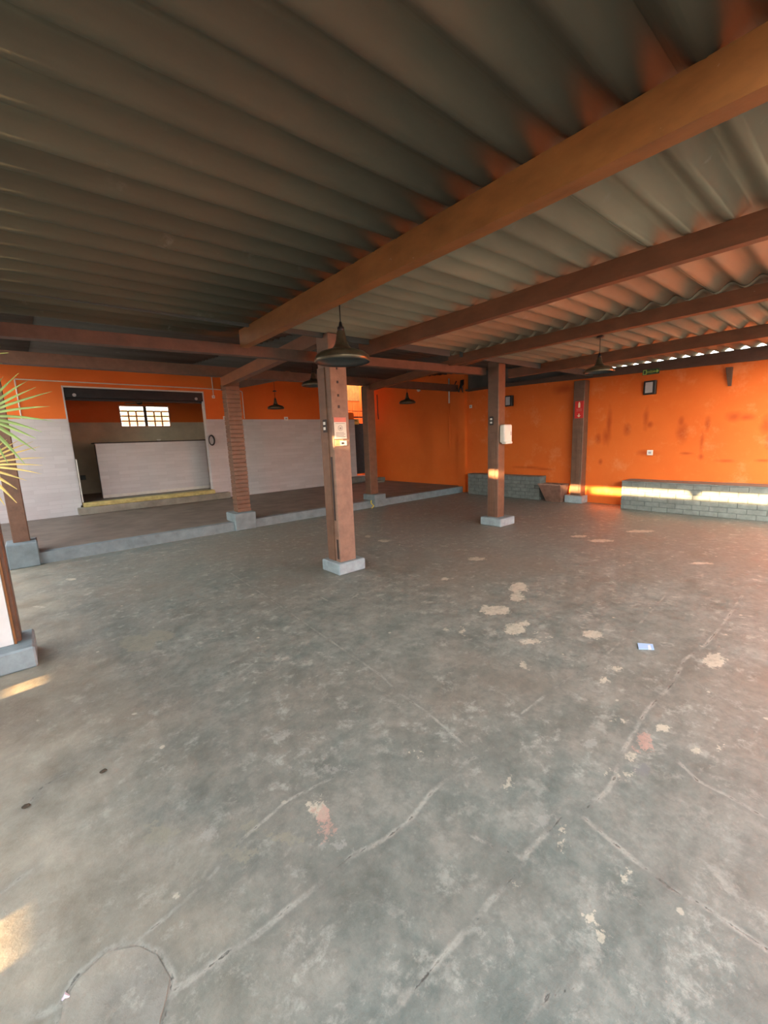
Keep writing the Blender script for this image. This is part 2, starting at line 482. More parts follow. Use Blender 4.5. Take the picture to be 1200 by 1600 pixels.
PT = [(Bc((420, 75)), 14, 9, 'chip_cream'), (Bc((415, 105)), 11, 8, 'chip_cream'), (Bc((350, 148)), 22, 8, 'chip_cream'), (Bc((320, 140)), 8, 5, 'chip_cream'), (Bc((410, 205)), 17, 9, 'chip_cream'), (Bc((440, 190)), 8, 4, 'chip_cream'),
      (Bc((655, 222)), 16, 7, 'chip_cream'), (Bc((465, 245)), 17, 4, 'chip_cream'), (Bc((440, 318)), 6, 4, 'chip_cream'), (Bc((1030, 305)), 18, 12, 'chip_cream'), (Bc((868, 513)), 11, 6, 'chip_cream'),
      (Bc((812, 560)), 13, 15, 'chip_pink'), (Bc((780, 605)), 10, 5, 'chip_cream'), (Bc((700, 655)), 11, 6, 'chip_cream'), (Bc((750, 660)), 10, 4, 'chip_cream'), (Bc((805, 640)), 14, 9, 'slab_grey'), (Bc((115, 590)), 11, 3.5, 'chip_cream'),
      (Bc((650, 565)), 12, 8, 'chip_grey'), (Bc((680, 1165)), 8, 7, 'chip_cream'), (Bc((755, 995)), 4, 7, 'chip_cream'), (Bc((415, 995)), 4.5, 5, 'chip_cream'), (Bc((645, 1108)), 4, 4.5, 'chip_cream'), (Bc((567, 878)), 3.5, 3.5, 'chip_cream'),
      (Bc((640, 905)), 5, 5, 'chip_tan'), (Bc((895, 1290)), 5, 9, 'chip_pink'), (Bc((390, 690)), 3.5, 5, 'chip_cream'), (Bc((720, 330)), 10, 4, 'chip_cream'), (Bc((690, 365)), 8, 4, 'chip_cream'), (Bc((550, 838)), 4, 4, 'chip_cream'),
      (Bc((500, 592)), 8, 4, 'chip_grey'), (Bc((190, 208)), 6, 2, 'chip_cream'), (Bc((240, 215)), 4, 4, 'chip_cream'), (Bc((478, 215)), 4, 2, 'chip_cream'), (Bc((505, 232)), 6, 2, 'chip_cream'), (Bc((190, 48)), 5, 2, 'chip_cream'),
      (Bc((1057, 583)), 4, 5, 'chip_cream'), (Bc((975, 582)), 4, 3, 'chip_cream'), (Bc((720, 490)), 5, 1.2, 'chip_cream'), (Bc((500, 800)), 14, 8, 'chip_grey'),
      (A((1000, 770)), 12, 18, 'chip_cream'), (A((1010, 800)), 11, 22, 'chip_pink'), (A((1022, 825)), 8, 14, 'chip_pink'), (A((500, 850)), 26, 21, 'chip_tan'), (A((740, 905)), 20, 12, 'chip_tan'), (A((1075, 880)), 17, 5, 'chip_grey'), (A((900, 860)), 18, 8, 'chip_tan'), (A((790, 820)), 14, 12, 'chip_tan'),
      (A((430, 250)), 30, 14, 'chip_tan'), (A((500, 225)), 22, 9, 'chip_tan'), (A((1060, 645)), 20, 6, 'chip_grey'), (A((870, 540)), 18, 7, 'chip_grey'), (A((940, 592)), 9, 4, 'chip_grey'), (A((650, 845)), 14, 9, 'chip_grey'),
      ((810, 917), 9, 3, 'chip_cream'), ((745, 873), 14, 3, 'chip_cream'), ((560, 880), 6, 2, 'chip_cream'), ((600, 845), 9, 2, 'chip_cream'), ((575, 838), 5, 1.5, 'chip_cream'), ((1095, 880), 16, 2, 'chip_cream'), ((940, 845), 20, 2.5, 'chip_cream'), ((905, 838), 12, 2, 'chip_cream'), ((1000, 830), 22, 2, 'chip_cream'), ((60, 948), 8, 2, 'chip_cream'), ((110, 905), 9, 2, 'chip_cream')]

def floor_mesh():
    xs = np.concatenate(([-2.6, -1.5, -0.9], np.arange(-0.5, 4.2, 0.0125), np.arange(4.2, 8.0, 0.03), [8.3, 8.8, WALL_X + 0.1]))
    ys = np.concatenate(([-8.0, -4.0, -1.5, -0.5], np.arange(0.0, 3.2, 0.0125), np.arange(3.2, 6.6, 0.03), [6.9, KERB_Y + 0.05]))
    X, Y = np.meshgrid(xs, ys)
    ny, nx = X.shape
    co = np.stack((X, Y, np.zeros_like(X)), -1).reshape(-1, 3)
    idx = np.arange(nx * ny).reshape(ny, nx)
    fc = np.stack((idx[:-1, :-1], idx[:-1, 1:], idx[1:, 1:], idx[1:, :-1]), -1).reshape(-1, 4)
    me = bpy.data.meshes.new('floor')
    me.from_pydata(co.tolist(), [], fc.tolist())
    x, y = co[:, 0], co[:, 1]
    crack = np.zeros(len(co))
    for px, k in CR:
        P = [floor_pt(*p) for p in px]
        # round the corners of the traced line
        for a, b in zip(P, P[1:]):
            dx, dy = b.x - a.x, b.y - a.y
            t = np.clip(((x - a.x) * dx + (y - a.y) * dy) / (dx * dx + dy * dy), 0, 1)
            d = np.hypot(x - a.x - t * dx, y - a.y - t * dy) / (0.55 + 0.45 * k)
            crack = np.maximum(crack, 0.08 - d)
    marks = {'cream': np.zeros(len(co)), 'pink': np.zeros(len(co)), 'tan': np.zeros(len(co)), 'grey': np.zeros(len(co)), 'slab': np.zeros(len(co))}
    for c, rx, ry, m in PT:
        o = floor_pt(*c); u = floor_pt(c[0] + rx, c[1]) - o; v = floor_pt(c[0], c[1] + ry) - o
        det = u.x * v.y - u.y * v.x
        a = ((x - o.x) * v.y - (y - o.y) * v.x) / det
        b = (-(x - o.x) * u.y + (y - o.y) * u.x) / det
        sd = (1 - np.hypot(a, b)) * min(u.length, v.length)
        key = m.replace('chip_', '').replace('slab_grey', 'slab')
        marks[key] = np.maximum(marks[key], np.clip(sd + 0.06, 0, 0.2))
    marks['crack'] = crack
    for k, arr in marks.items():
        at = me.attributes.new('mark_' + k, 'FLOAT', 'POINT')
        at.data.foreach_set('value', np.clip(arr, 0, 1).astype(np.float32))
    me.materials.append(M['floor'])
    o = bpy.data.objects.new('floor', me); col.objects.link(o)
    o['kind'] = 'structure'
    return o
floor = floor_mesh()
plat = struct('floor_platform', bm=boxes([(-2.6, WALL_X + 0.1, KERB_Y + 0.13, BACK_Y + 0.16, -0.2, PLAT - 0.002)]), mat='platform_floor')
sbox('trim_1', (-2.6, WALL_X - 0.08, KERB_Y, KERB_Y + 0.14, -0.05, PLAT), 'kerb_paint')
sbox('floor_bar', (0.35, 4.75, BACK_Y + 0.1, 13.6, -0.1, 0.40), 'grey_cement')
sbox('floor_passage', (7.0, 10.6, BACK_Y + 0.16, 14.2, -0.1, 0.10), 'grey_cement')

# ------------------------------------------------------------------ walls
sbox('wall_right', (WALL_X, WALL_X + 0.14, -4.0, 7.25, -0.2, 2.68), 'orange_paint_stained')
sbox('wall_right_rear', (WALL_X, WALL_X + 0.14, 7.25, 11.3, -0.2, 3.6), 'orange_paint')
sbox('trim_2', (WALL_X - 0.10, WALL_X + 0.01, 7.25, 7.48, -0.1, 3.2), 'orange_paint')      # pilaster
# back wall: orange masonry with openings for the bar and the passage
BX0, BX1, BZ = 0.75, 3.60, 2.88
DX0, DX1 = 8.26, WALL_X
struct('wall_back', bm=boxes([
    (-2.6, BX0, BACK_Y, BACK_Y + 0.15, -0.2, 3.6),
    (BX0, BX1, BACK_Y, BACK_Y + 0.15, BZ, 3.6),
    (BX1, 7.90, BACK_Y, BACK_Y + 0.15, -0.2, 3.6),
    (7.90, DX0, BACK_Y, BACK_Y + 0.15, -0.2, 2.42),
    (7.90, WALL_X, BACK_Y, BACK_Y + 0.15, 3.32, 3.6)]), mat='orange_paint')
for (a, b) in ((-2.6, BX0), (BX1, DX0)):
    sbox('wall_back_cladding', (a, b, BACK_Y - 0.025, BACK_Y, PLAT, 2.20), 'cladding')
# bar room
struct('wall_bar_back', bm=boxes([(0.3, 2.08, 13.5, 13.62, 0.0, 2.26), (2.08, 3.35, 13.5, 13.62, 0.0, 2.13), (3.35, 4.85, 13.5, 13.62, 0.0, 2.26)]), mat='beige_plaster')
struct('wall_bar_back_upper', bm=boxes([(0.3, 2.08, 13.5, 13.62, 2.26, 3.3), (2.08, 3.35, 13.5, 13.62, 2.72, 3.3), (3.35, 4.85, 13.5, 13.62, 2.26, 3.3)]), mat='orange_paint')
sbox('wall_bar_left', (0.25, 0.40, BACK_Y + 0.15, 13.6, 0.0, 3.3), 'beige_plaster')
sbox('wall_bar_right', (4.70, 4.85, BACK_Y + 0.15, 13.6, 0.0, 3.3), 'beige_plaster')
sbox('ceiling_bar', (0.2, 4.9, BACK_Y + 0.15, 13.7, 3.3, 3.38), 'fibre_cement_dark')
# jamb plaster of the bar opening
sbox('trim_3', (BX0 - 0.001, BX0 + 0.025, BACK_Y - 0.02, BACK_Y + 0.16, 0.36, BZ), 'cladding')
sbox('trim_4', (BX0 + 0.03, BX1, BACK_Y - 0.012, BACK_Y + 0.02, BZ - 0.03, BZ), 'conduit_white')
sbox('trim_10', (BX1 - 0.02, BX1 + 0.001, BACK_Y - 0.02, BACK_Y + 0.16, 0.41, BZ), 'cladding')
# passage behind the back wall: orange board wall, open to the sky
pw = struct('wall_passage', loc=(9.0, 13.9, 0))
for i in range(29):
    x = 7.0 + i * 0.125
    box('board', (x, x + 0.118, 13.9 + 0.006 * (i % 2), 13.95, 0.1, 3.12), 'orange_paint', pw)
    box('upper_board', (x, x + .122, 13.86, 13.9, 3.10, 4.4), 'olive_board', pw)
sbox('wall_passage_sun_blocker', (6.9, 7.0, BACK_Y + 0.15, 14.0, -0.2, 4.6), 'orange_paint')  # added wall that keeps direct sun off the passage boards
sbox('wall_passage_side', (10.6, 10.72, BACK_Y + 0.15, 14.0, -0.2, 4.6), 'orange_paint')
# unseen boundary wall of the yard, over whose top the low sun comes in
struct('wall_yard_left', bm=boxes([(-2.75, -2.6, -8.0, 1.22, -0.2, 2.412), (-2.75, -2.6, 1.22, 1.42, 0.47, 2.412), (-2.75, -2.6, 1.22, 1.42, -0.2, 0.39),
                                   (-2.75, -2.6, 1.42, 3.10, -0.2, 2.412), (-2.75, -2.6, 3.10, 3.36, 0.49, 2.412), (-2.75, -2.6, 3.10, 3.36, -0.2, 0.43),
                                   (-2.75, -2.6, 3.36, 3.5, -0.2, 2.412), (-2.78, -2.57, 3.26, 3.50, -0.2, 3.0), (-6.0, -2.78, 3.42, 3.5, -0.2, 2.2)]), mat='yard_wall')  # holes and tall pillar added to shape the sun patches and shade a post
sbox('wall_sun_blocker', (-7.0, -6.0, 2.9, 14.0, -0.2, 5.2), 'yard_wall')  # added tall block, out of view, keeps the low sun off the platform
sbox('floor_yard', (-6.0, -2.6, 3.5, 11.3, -0.2, 0.0), 'floor')
sbox('wall_yard_front', (-2.75, 9.29, -8.15, -8.0, -0.2, 2.2), 'yard_wall')

# ------------------------------------------------------------------ roof: corrugated sheets, each its own piece
PITCH, AMP = 0.2025, 0.031
def sheet_mesh(x0, x1, y0, ncor, zfun, th=0.007, res=10, lift=0.0):
    bm = bmesh.new()
    n = ncor * res
    rows = []
    for s in (0, 1):
        a, b = [], []
        for i in range(n + 1):
            y = y0 + i * PITCH / res
            wv = AMP * (1 - math.cos(2 * PI * (y - 0.068) / PITCH))
            for x, lst in ((x0, a), (x1, b)):
                lst.append(bm.verts.new((x, y, zfun(x, y) + wv + lift + s * th)))
        rows.append((a, b))
    for (a, b) in rows:
        for i in range(n):
            bm.faces.new((a[i], a[i + 1], b[i + 1], b[i]))
    (a0, b0), (a1, b1) = rows
    for i in range(n):
        bm.faces.new((a0[i], a0[i + 1], a1[i + 1], a1[i])); bm.faces.new((b0[i], b0[i + 1], b1[i + 1], b1[i]))
    bm.faces.new((a0[0], b0[0], b1[0], a1[0])); bm.faces.new((a0[-1], b0[-1], b1[-1], a1[-1]))
    return bm
ceiling = struct('ceiling', loc=(4.0, 2.0, 2.65))
NC = 5
spans = [(-1.12, 1.86, 4.62), (1.72, 5.02, 4.16), (4.86, 9.25, 4.16)]
for si, (xa, xb, yend) in enumerate(spans):
    y = yend - 5 * NC * PITCH
    for k in range(5):
        o = obj('roof_sheet', sheet_mesh(xa, xb, y + k * NC * PITCH - (0.02 if k else 0), NC, lambda x, yy: roof_z(x), lift=0.009 * (si % 2) + 0.002 * (k % 2)), 'fibre_cement' if si else 'fibre_cement_shaded', ceiling, smooth=True)
# rear roof above the platform
rear = struct('ceiling_rear', loc=(4.0, 7.5, 3.2))
def rear_z(x, y):
    return 2.93 + (y - 4.0) * 0.07
for (xa, xb) in ((-1.2, 0.3), (0.2, 3.3), (3.2, 6.3), (6.2, 9.45)):
    y = 3.86
    while y < 11.4:
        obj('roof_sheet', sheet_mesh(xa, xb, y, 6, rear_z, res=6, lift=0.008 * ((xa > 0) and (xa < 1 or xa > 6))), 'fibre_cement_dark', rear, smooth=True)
        y += 6 * PITCH - 0.01
sbox('trim_9', (-1.19, -1.13, -0.9, 4.64, 2.266, 2.70), 'brown_paint_dull')   # added eave fascia, stops sun leaking in over the beam
# closing boards between the two roofs
sbox('trim_5', (-1.2, 4.62, 3.95, 3.98, 2.60, 3.02), 'fibre_cement_dark')
sbox('trim_6', (4.86, 9.30, 3.95, 3.98, 2.62, 3.02), 'fibre_cement_dark')
sbox('trim_7', (WALL_X + 0.05, WALL_X + 0.12, 4.1, 7.3, 2.5, 3.25), 'fibre_cement_dark')

# ------------------------------------------------------------------ roof beams
def beam(label, pts, mat='brown_paint_beam', parts=()):
    """pts: 8 corners as (x0,x1,y0,y1) with bottom/top heights at both ends"""
    (x0, x1, y0, y1, za0, za1, zb0, zb1, ax) = pts
    bm = bmesh.new()
    n = 14
    prev = None
    for i in range(n + 1):
        t = i / n
        lo = za0 + (zb0 - za0) * t; hi = za1 + (zb1 - za1) * t
        lo += 0.004 * noise.noise(Vector((i * 1.7, x0, y0))); 
        if ax == 'y':
            y = y0 + (y1 - y0) * t
            ring = [bm.verts.new(p) for p in ((x0, y, lo), (x1, y, lo), (x1, y, hi), (x0, y, hi))]
        else:
            x = x0 + (x1 - x0) * t
            ring = [bm.verts.new(p) for p in ((x, y0, lo), (x, y1, lo), (x, y1, hi), (x, y0, hi))]
        if prev:
            for k in range(4):
                bm.faces.new((prev[k], prev[(k + 1) % 4], ring[(k + 1) % 4], ring[k]))
        else:
            bm.faces.new(ring)
        prev = ring
    bm.faces.new(prev)
    o = obj('roof_beam', bm, mat)
    return tag(o, label, 'beam', 'brown painted roof timbers')
FRONT = -0.85
beam('thick orange-brown beam running over the front lamp, largest in view', (1.76, 1.845, FRONT, 4.2, 2.46, roof_z(1.78) + .003, 2.46, roof_z(1.78) + .003, 'y'), 'brown_paint')
beam('second brown purlin, right of the thickest beam', (3.20, 3.27, FRONT, 4.15, 2.505, roof_z(3.24) + .003, 2.50, roof_z(3.24) + .003, 'y'), 'brown_paint_beam')
beam('brown beam crossing in front of the top of the post with the white dispenser', (4.90, 4.99, FRONT, 4.22, 2.545, roof_z(4.94) + .003, 2.545, roof_z(4.94) + .003, 'y'))
beam('brown purlin just before the right orange wall, above the further pendant lamp', (7.01, 7.09, FRONT, 4.6, 2.55, roof_z(7.05) + .003, 2.55, roof_z(7.05) + .003, 'y'))
beam('dark wall plate along the top of the right orange wall under daylight dots', (WALL_X - 0.07, WALL_X + 0.06, -3.0, 7.26, 2.40, roof_z(9.1), 2.70, roof_z(9.1), 'y'), 'brown_paint_dull')
beam('brown cross beam under the dark roof edge, behind the front lamp', (-1.3, 5.93, 4.30, 4.40, 2.345, 2.445, 2.49, 2.60, 'x'), 'brown_paint_dull')
beam('brown beam resting on the platform posts, lower of the two at left', (-2.6, 9.1, 7.46, 7.60, 2.67, 2.83, 2.72, 2.88, 'x'), 'brown_paint_dull')
beam('brown rafter rising from the brick-coursed post towards the front lamp', (2.72, 2.84, 4.18, 7.46, 2.63, 2.79, 2.52, 2.67, 'y'))
beam('brown rafter joining the rear platform post and the dispenser post', (5.98, 6.10, 4.28, 7.46, 2.77, 2.92, 2.60, 2.72, 'y'))
beam('left eave beam at the open side of the roof', (-1.12, -1.02, FRONT, 4.62, 2.262, roof_z(-1.05) + .01, 2.262, roof_z(-1.05) + .01, 'y'), 'brown_paint_dull')
gb = bmesh.new()  # added wedge, out of view, that cuts a notch into the sun strip
gv = [gb.verts.new(p) for p in ((-1.11, .66, 2.262), (-1.11, .92, 2.262), (-1.11, .81, 2.12), (-1.05, .66, 2.262), (-1.05, .92, 2.262), (-1.05, .81, 2.12))]
for f in ((0, 1, 2), (3, 5, 4), (0, 3, 4, 1), (1, 4, 5, 2), (2, 5, 3, 0)):
    gb.faces.new([gv[i] for i in f])
tag(obj('sun_notch_blocker', gb, 'brown_paint_dull'), 'added triangular sun blocker under the left eave beam', 'bracket')
beam('dark rafter against the orange back wall behind the brick-coursed post', (4.05, 4.15, 7.60, 11.15, 2.76, 2.90, 2.92, 3.06, 'y'), 'brown_paint_dull')

# ------------------------------------------------------------------ posts
def post(label, sh, blk,  parts=True, courses=False, mat='brown_post'):
    x0, x1, y0, y1, z0, z1 = sh
    t = thing('wooden_post', ((x0 + x1) / 2, (y0 + y1) / 2, blk[4]), label, 'post', 'brown roof posts')
    box('base_block', blk, 'kerb_paint' if y0 > 7 else 'block_paint', t, 0.012)
    if courses:
        box('shaft_core', (x0 + .012, x1 - .012, y0 + .012, y1 - .012, z0, z1), mat, t)
        z = z0
        me = None
        while z < z1 - 0.07:
            if me is None:
                o = box('brick', (x0, x1, y0, y1, z, z + 0.066), mat, t, 0.006); me = o; zz = z
            else:
                o = me.copy(); col.objects.link(o); o.parent = t
                o.location = (random.uniform(-.003, .003), random.uniform(-.003, .003), z - zz)
            z += 0.0745
    else:
        box('shaft', (x0, x1, y0, y1, z0, z1), mat, t, 0.008)
    return t
p526 = post('brown post with a paper notice, standing alone nearest the middle of the floor', (2.575, 2.80, 3.87, 4.10, 0.12, 2.64), (2.51, 2.89, 3.81, 4.17, 0.0, 0.135), mat='brown_post_dusty')
for (z0, z1, yc) in ((0.62, 1.34, 3.925), (0.17, 0.40, 3.905)):
    box('groove', (2.570, 2.577, yc - .014, yc + .014, z0, z1), 'dark_rubber', p526)
box('batten', (2.560, 2.576, 3.955, 4.095, 0.14, 2.3), 'brown_post', p526, 0.003)
for (z, s) in ((2.28, .018), (2.14, .022), (2.0, .022), (1.88, .026)):
    box('knot', (2.67 - s / 2, 2.67 + s / 2, 3.866, 3.872, z - s * .6, z + s * .6), 'dark_rubber', p526)
p775 = post('brown post with a white dispenser on its side and sun strips low down', (5.93, 6.12, 4.06, 4.27, 0.12, 2.68), (5.82, 6.23, 3.92, 4.34, 0.0, 0.135))
box('batten', (5.918, 5.932, 4.12, 4.20, 0.14, 1.55), 'brown_post', p775, 0.003)
p905 = post('brown post against the right orange wall carrying a red fire sign', (8.93, 9.145, 4.04, 4.27, 0.12, 2.56), (8.86, 9.149, 3.98, 4.36, 0.0, 0.16))
box('batten', (8.915, 8.932, 4.08, 4.16, 0.2, 1.75), 'brown_post', p905, 0.003)
post('brick-coursed brown post on the kerb right of the bar opening', (2.78, 3.03, 7.42, 7.62, PLAT, 2.67), (2.66, 3.05, 7.27, 7.70, 0.0, 0.31), courses=True)
post('brown post on the kerb beside the passage doorway, furthest from the yard', (5.88, 6.10, 7.42, 7.62, PLAT, 2.70), (5.86, 6.20, 7.27, 7.70, 0.0, 0.29))
post('brown post at the left end of the kerb behind the palm leaves', (-0.30, -0.12, 7.42, 7.62, PLAT, 2.67), (-0.38, -0.05, 7.25, 7.70, 0.0, 0.33))
pn = post('brown post behind the white board at the left edge', (-0.40, -0.215, 3.93, 4.13, 0.15, 2.44), (-0.55, -0.145, 3.74, 4.16, 0.0, 0.155))
kb = box('kerb_block', (-2.6, -0.56, 3.74, 4.0, 0.0, 0.153), 'kerb_paint')
tag(kb, 'low grey kerb under the white board at the left edge', 'kerb')
wb = thing('white_board', (-0.7, 3.9, 0.155), 'white board standing on the grey kerb at the left edge', 'board')
box('panel', (-1.25, -0.255, 3.885, 3.91, 0.157, 1.25), 'board_white', wb, 0.003)
box('edge_strip', (-0.253, -0.24, 3.882, 3.913, 0.157, 1.25), 'brown_paint', wb)

# ------------------------------------------------------------------ brick benches
def brick_bench(label, x0, x1, y0, y1, h, end_face):
    t = thing('brick_bench', ((x0 + x1) / 2, (y0 + y1) / 2, 0), label, 'bench', 'painted brick benches')
    box('core', (x0 + .012, x1, y0 + .012, y1 - .012, 0, h - 0.02), 'bench_joint', t)
    box('top_slab', (x0 - .004, x1, y0 - .004, y1 + .004, h - 0.022, h), 'bench_paint', t, 0.006)
    nrow = 6
    rh = (h - 0.022) / nrow
    L = 0.245
    def lay(mk, length):
        base = None
        for r in range(nrow):
            s = -(L / 2) * (r % 2)
            while s < length - 0.02:
                a, b = max(s, 0), min(s + L - 0.009, length)
                if b - a > 0.03:
                    full = abs((b - a) - (L - 0.009)) < 1e-4
                    if full and base is not None:
                        o = base[0].copy(); col.objects.link(o); o.parent = t
                        d = mk(a, b, r)
                        o.location = Vector((d[0] - base[1][0], d[2] - base[1][2], d[4] - base[1][4])) + Vector((random.uniform(-.003, .002), 0, 0))
                    else:
                        d = mk(a, b, r)
                        o = box('brick', d, 'bench_paint', t, 0.005)
                        if full:
                            base = (o, d)
                s += L
    lay(lambda a, b, r: (x0, x0 + .05, y0 + a, y0 + b, r * rh + .004, (r + 1) * rh - .004), y1 - y0)
    if end_face:
        lay(lambda a, b, r: (x0 + .052 + a * .999, x0 + .052 + b * .999, y0 - .001, y0 + .045, r * rh + .004, (r + 1) * rh - .004), x1 - x0 - .054)
    return t
brick_bench('long grey-green painted brick bench along the right orange wall', 8.70, WALL_X - .002, -1.3, 3.15, 0.55, False)
brick_bench('shorter grey-green painted brick bench in the corner behind the dispenser post', 8.86, WALL_X - .002, 4.95, 7.0, 0.54, True)

# mortar tub: tapered open box
tub = thing('mortar_tub', (8.86, 4.50, 0), 'pinkish tapered mortar tub beside the corner brick bench', 'tub')
def tub_side(q):
    bm = bmesh.new()
    vs = [bm.verts.new(p) for p in q]
    bm.faces.new(vs)
    r = bmesh.ops.solidify(bm, geom=bm.faces[:], thickness=0.018)
    return bm
bx0, bx1, by0, by1 = 8.78, 9.0, 4.40, 4.74
tx0, tx1, ty0, ty1 = 8.70, 9.10, 4.375, 4.90
hz = 0.39
B_ = [(bx0, by0, .004), (bx1, by0, .004), (bx1, by1, .004), (bx0, by1, .004)]
T_ = [(tx0, ty0, hz), (tx1, ty0, hz), (tx1, ty1, hz), (tx0, ty1, hz)]
for i in range(4):
    j = (i + 1) % 4
    obj('side_panel', tub_side([B_[i], B_[j], T_[j], T_[i]]), 'tub_wood', tub)
box('bottom_panel', (bx0, bx1, by0, by1, 0.003, 0.02), 'tub_wood', tub)
for (x, y) in ((tx0, ty0), (tx0, ty1), (tx1, ty0), (tx1, ty1)):
    pass
box('rim', (tx0 - .012, tx0 + .012, ty0, ty1, hz - .02, hz + .015), 'tub_wood', tub, .003)

# ------------------------------------------------------------------ pendant lamps
def pendant(label, x, y, zr, R, ztop, cup=None):
    t = thing('pendant_lamp', (x, y, zr), label, 'lamp', 'dark metal pendant lamps')
    k = R / 0.2
    prof = [(0.198, 0.0), (0.203, .008), (0.201, .024), (0.188, .046), (0.163, .064), (0.125, .077), (0.09, .086), (0.066, .098), (0.050, .120), (0.040, .150), (0.034, .185), (0.028, .212)]
    inner = [(r - .004, z - .002) for r, z in prof[::-1]]
    bm = bm_lathe(bmesh.new(), [(r * k, z * k) for r, z in prof], (x, y, zr))
    obj('lamp_shade', bm, 'lamp_metal', t, smooth=True)
    obj('shade_lining', bm_lathe(bmesh.new(), [(r * k, z * k) for r, z in inner], (x, y, zr)), 'lamp_inside', t, smooth=True)
    obj('socket', bm_tube(bmesh.new(), [(x, y, zr + .205 * k), (x, y, zr + .24 * k), (x, y, zr + .245 * k), (x, y, zr + .275 * k)], [.026 * k, .024 * k, .015 * k, .008 * k], 12), 'black_metal', t, smooth=True)
    obj('bulb', bm_lathe(bmesh.new(), [(.001, .045 * k), (.018 * k, .05 * k), (.027 * k, .075 * k), (.022 * k, .10 * k), (.012 * k, .13 * k), (.012 * k, .19 * k)], (x, y, zr), 12), 'bulb', t, smooth=True)
    obj('cable', bm_tube(bmesh.new(), [(x, y, zr + .26 * k), (x, y, ztop)], .004, 6), 'black_metal', t)
    zc = cup or ztop - .03
    obj('ceiling_cup', bm_tube(bmesh.new(), [(x, y, zc), (x, y, zc + .012), (x, y, zc + .03)], [.05 * k, .05 * k, .02 * k], 14), 'black_metal', t, smooth=True)
    return t
pendant('bronze dome pendant lamp hanging in front of the post with the notice, nearest', 2.02, 2.84, 2.125, 0.22, roof_z(2.0) + .012)
pendant('dark dome pendant lamp before the right orange wall, near the green exit sign', 5.72, 2.42, 2.245, 0.178, roof_z(5.7) + .02)
pendant('small black pendant lamp in front of the white back wall cladding', 4.85, 9.75, 2.37, 0.20, rear_z(0, 9.75) + .01, cup=2.78)
pendant('small black pendant lamp in front of the orange corner wall', 7.30, 7.62, 2.37, 0.20, rear_z(0, 7.62) + .01, cup=2.75)
pendant('dark pendant lamp half hidden behind the post with the notice', 3.86, 6.30, 2.45, 0.20, rear_z(0, 6.3) + .01, cup=2.85)

# ------------------------------------------------------------------ bar: step, counter, shutter housing, window
st = thing('bar_step', (2.3, 11.0, PLAT), 'low worn step with yellow edge in front of the bar opening', 'step')
box('riser', (0.68, 3.95, 10.93, 11.12, PLAT, 0.315), 'grey_cement', st, .01)
box('tread_edge', (0.79, 3.59, 11.0, 11.24, 0.315, 0.408), 'yellow_worn_step', st, .012)
ct = thing('bar_counter', (2.5, 11.95, 0.4), 'tall bar counter with white stone-print front and dark thin top', 'counter')
box('front_panel', (1.25, 3.72, 11.80, 11.84, 0.42, 1.68), 'cladding', ct)
box('body', (1.27, 3.72, 11.84, 12.22, 0.402, 1.66), 'grey_cement', ct)
box('counter_top', (1.22, 3.74, 11.77, 12.26, 1.68, 1.705), 'dark_rubber', ct, .004)
box('plinth', (1.25, 3.72, 11.785, 11.80, 0.402, 0.47), 'conduit_white', ct)
bt = thing('small_bowl', (2.62, 11.9, 1.705), 'small white bowl on the bar counter top', 'bowl')
obj('bowl', bm_lathe(bmesh.new(), [(.001, 0.002), (.025, .002), (.05, .03), (.055, .045), (.05, .045), (.02, .012), (.001, .01)], (2.62, 11.9, 1.705), 16), 'white_plastic', bt, smooth=True)
sh = thing('shutter_housing', (2.2, 11.3, 2.62), 'black roller shutter housing across the top of the bar opening', 'shutter')
box('casing', (BX0 + .03, BX1 - .01, 11.17, 11.45, 2.645, 2.85), 'black_metal', sh, .01)
box('slat_edge', (BX0 + .03, BX1 - .01, 11.28, 11.32, 2.60, 2.645), 'black_metal', sh)
for x in (0.95, 3.42):
    obj('axle_cap', bm_tube(bmesh.new(), [(x, 11.165, 2.70), (x, 11.175, 2.70)], .035, 12), 'grey_glass', sh)
fan = thing('ceiling_fan', (2.33, 12.1, 2.6), 'dark ceiling fan in front of the bar window', 'fan')
obj('hub', bm_lathe(bmesh.new(), [(.001, -.05), (.06, -.04), (.07, 0), (.05, .05), (.001, .06)], (2.33, 12.1, 2.66), 16), 'black_metal', fan, smooth=True)
obj('rod', bm_tube(bmesh.new(), [(2.33, 12.1, 2.7), (2.33, 12.1, 3.3)], .012, 8), 'black_metal', fan)
for k in range(3):
    a = 0.3 + k * 2 * PI / 3
    bm = bm_box(bmesh.new(), 0.05, 0.36, -.045, .045, -.004, .004)
    bmesh.ops.rotate(bm, verts=bm.verts[:], cent=(0, 0, 0), matrix=Matrix.Rotation(0.2, 3, 'X'))
    bmesh.ops.rotate(bm, verts=bm.verts[:], cent=(0, 0, 0), matrix=Matrix.Rotation(a, 3, 'Z'))
    bmesh.ops.translate(bm, verts=bm.verts[:], vec=(2.33, 12.1, 2.655))
    obj('blade', bm, 'black_metal', fan)
win = struct('window_1', loc=(2.7, 13.5, 2.13))
WX0, WX1, WZ0, WZ1 = 2.08, 3.35, 2.13, 2.72
box('window_frame', (WX0, WX1, 13.50, 13.56, WZ0, WZ0 + .03), 'pink_frame', win)
box('window_frame', (WX0, WX1, 13.50, 13.56, WZ1 - .03, WZ1), 'pink_frame', win)
for x in (WX0, WX1 - .03):
    box('window_frame', (x, x + .03, 13.50, 13.56, WZ0 + .03, WZ1 - .03), 'pink_frame', win)
xm = (WX0 + WX1) / 2
box('mullion', (xm - .035, xm + .035, 13.49, 13.57, WZ0 + .03, WZ1 - .03), 'brown_paint_dull', win)
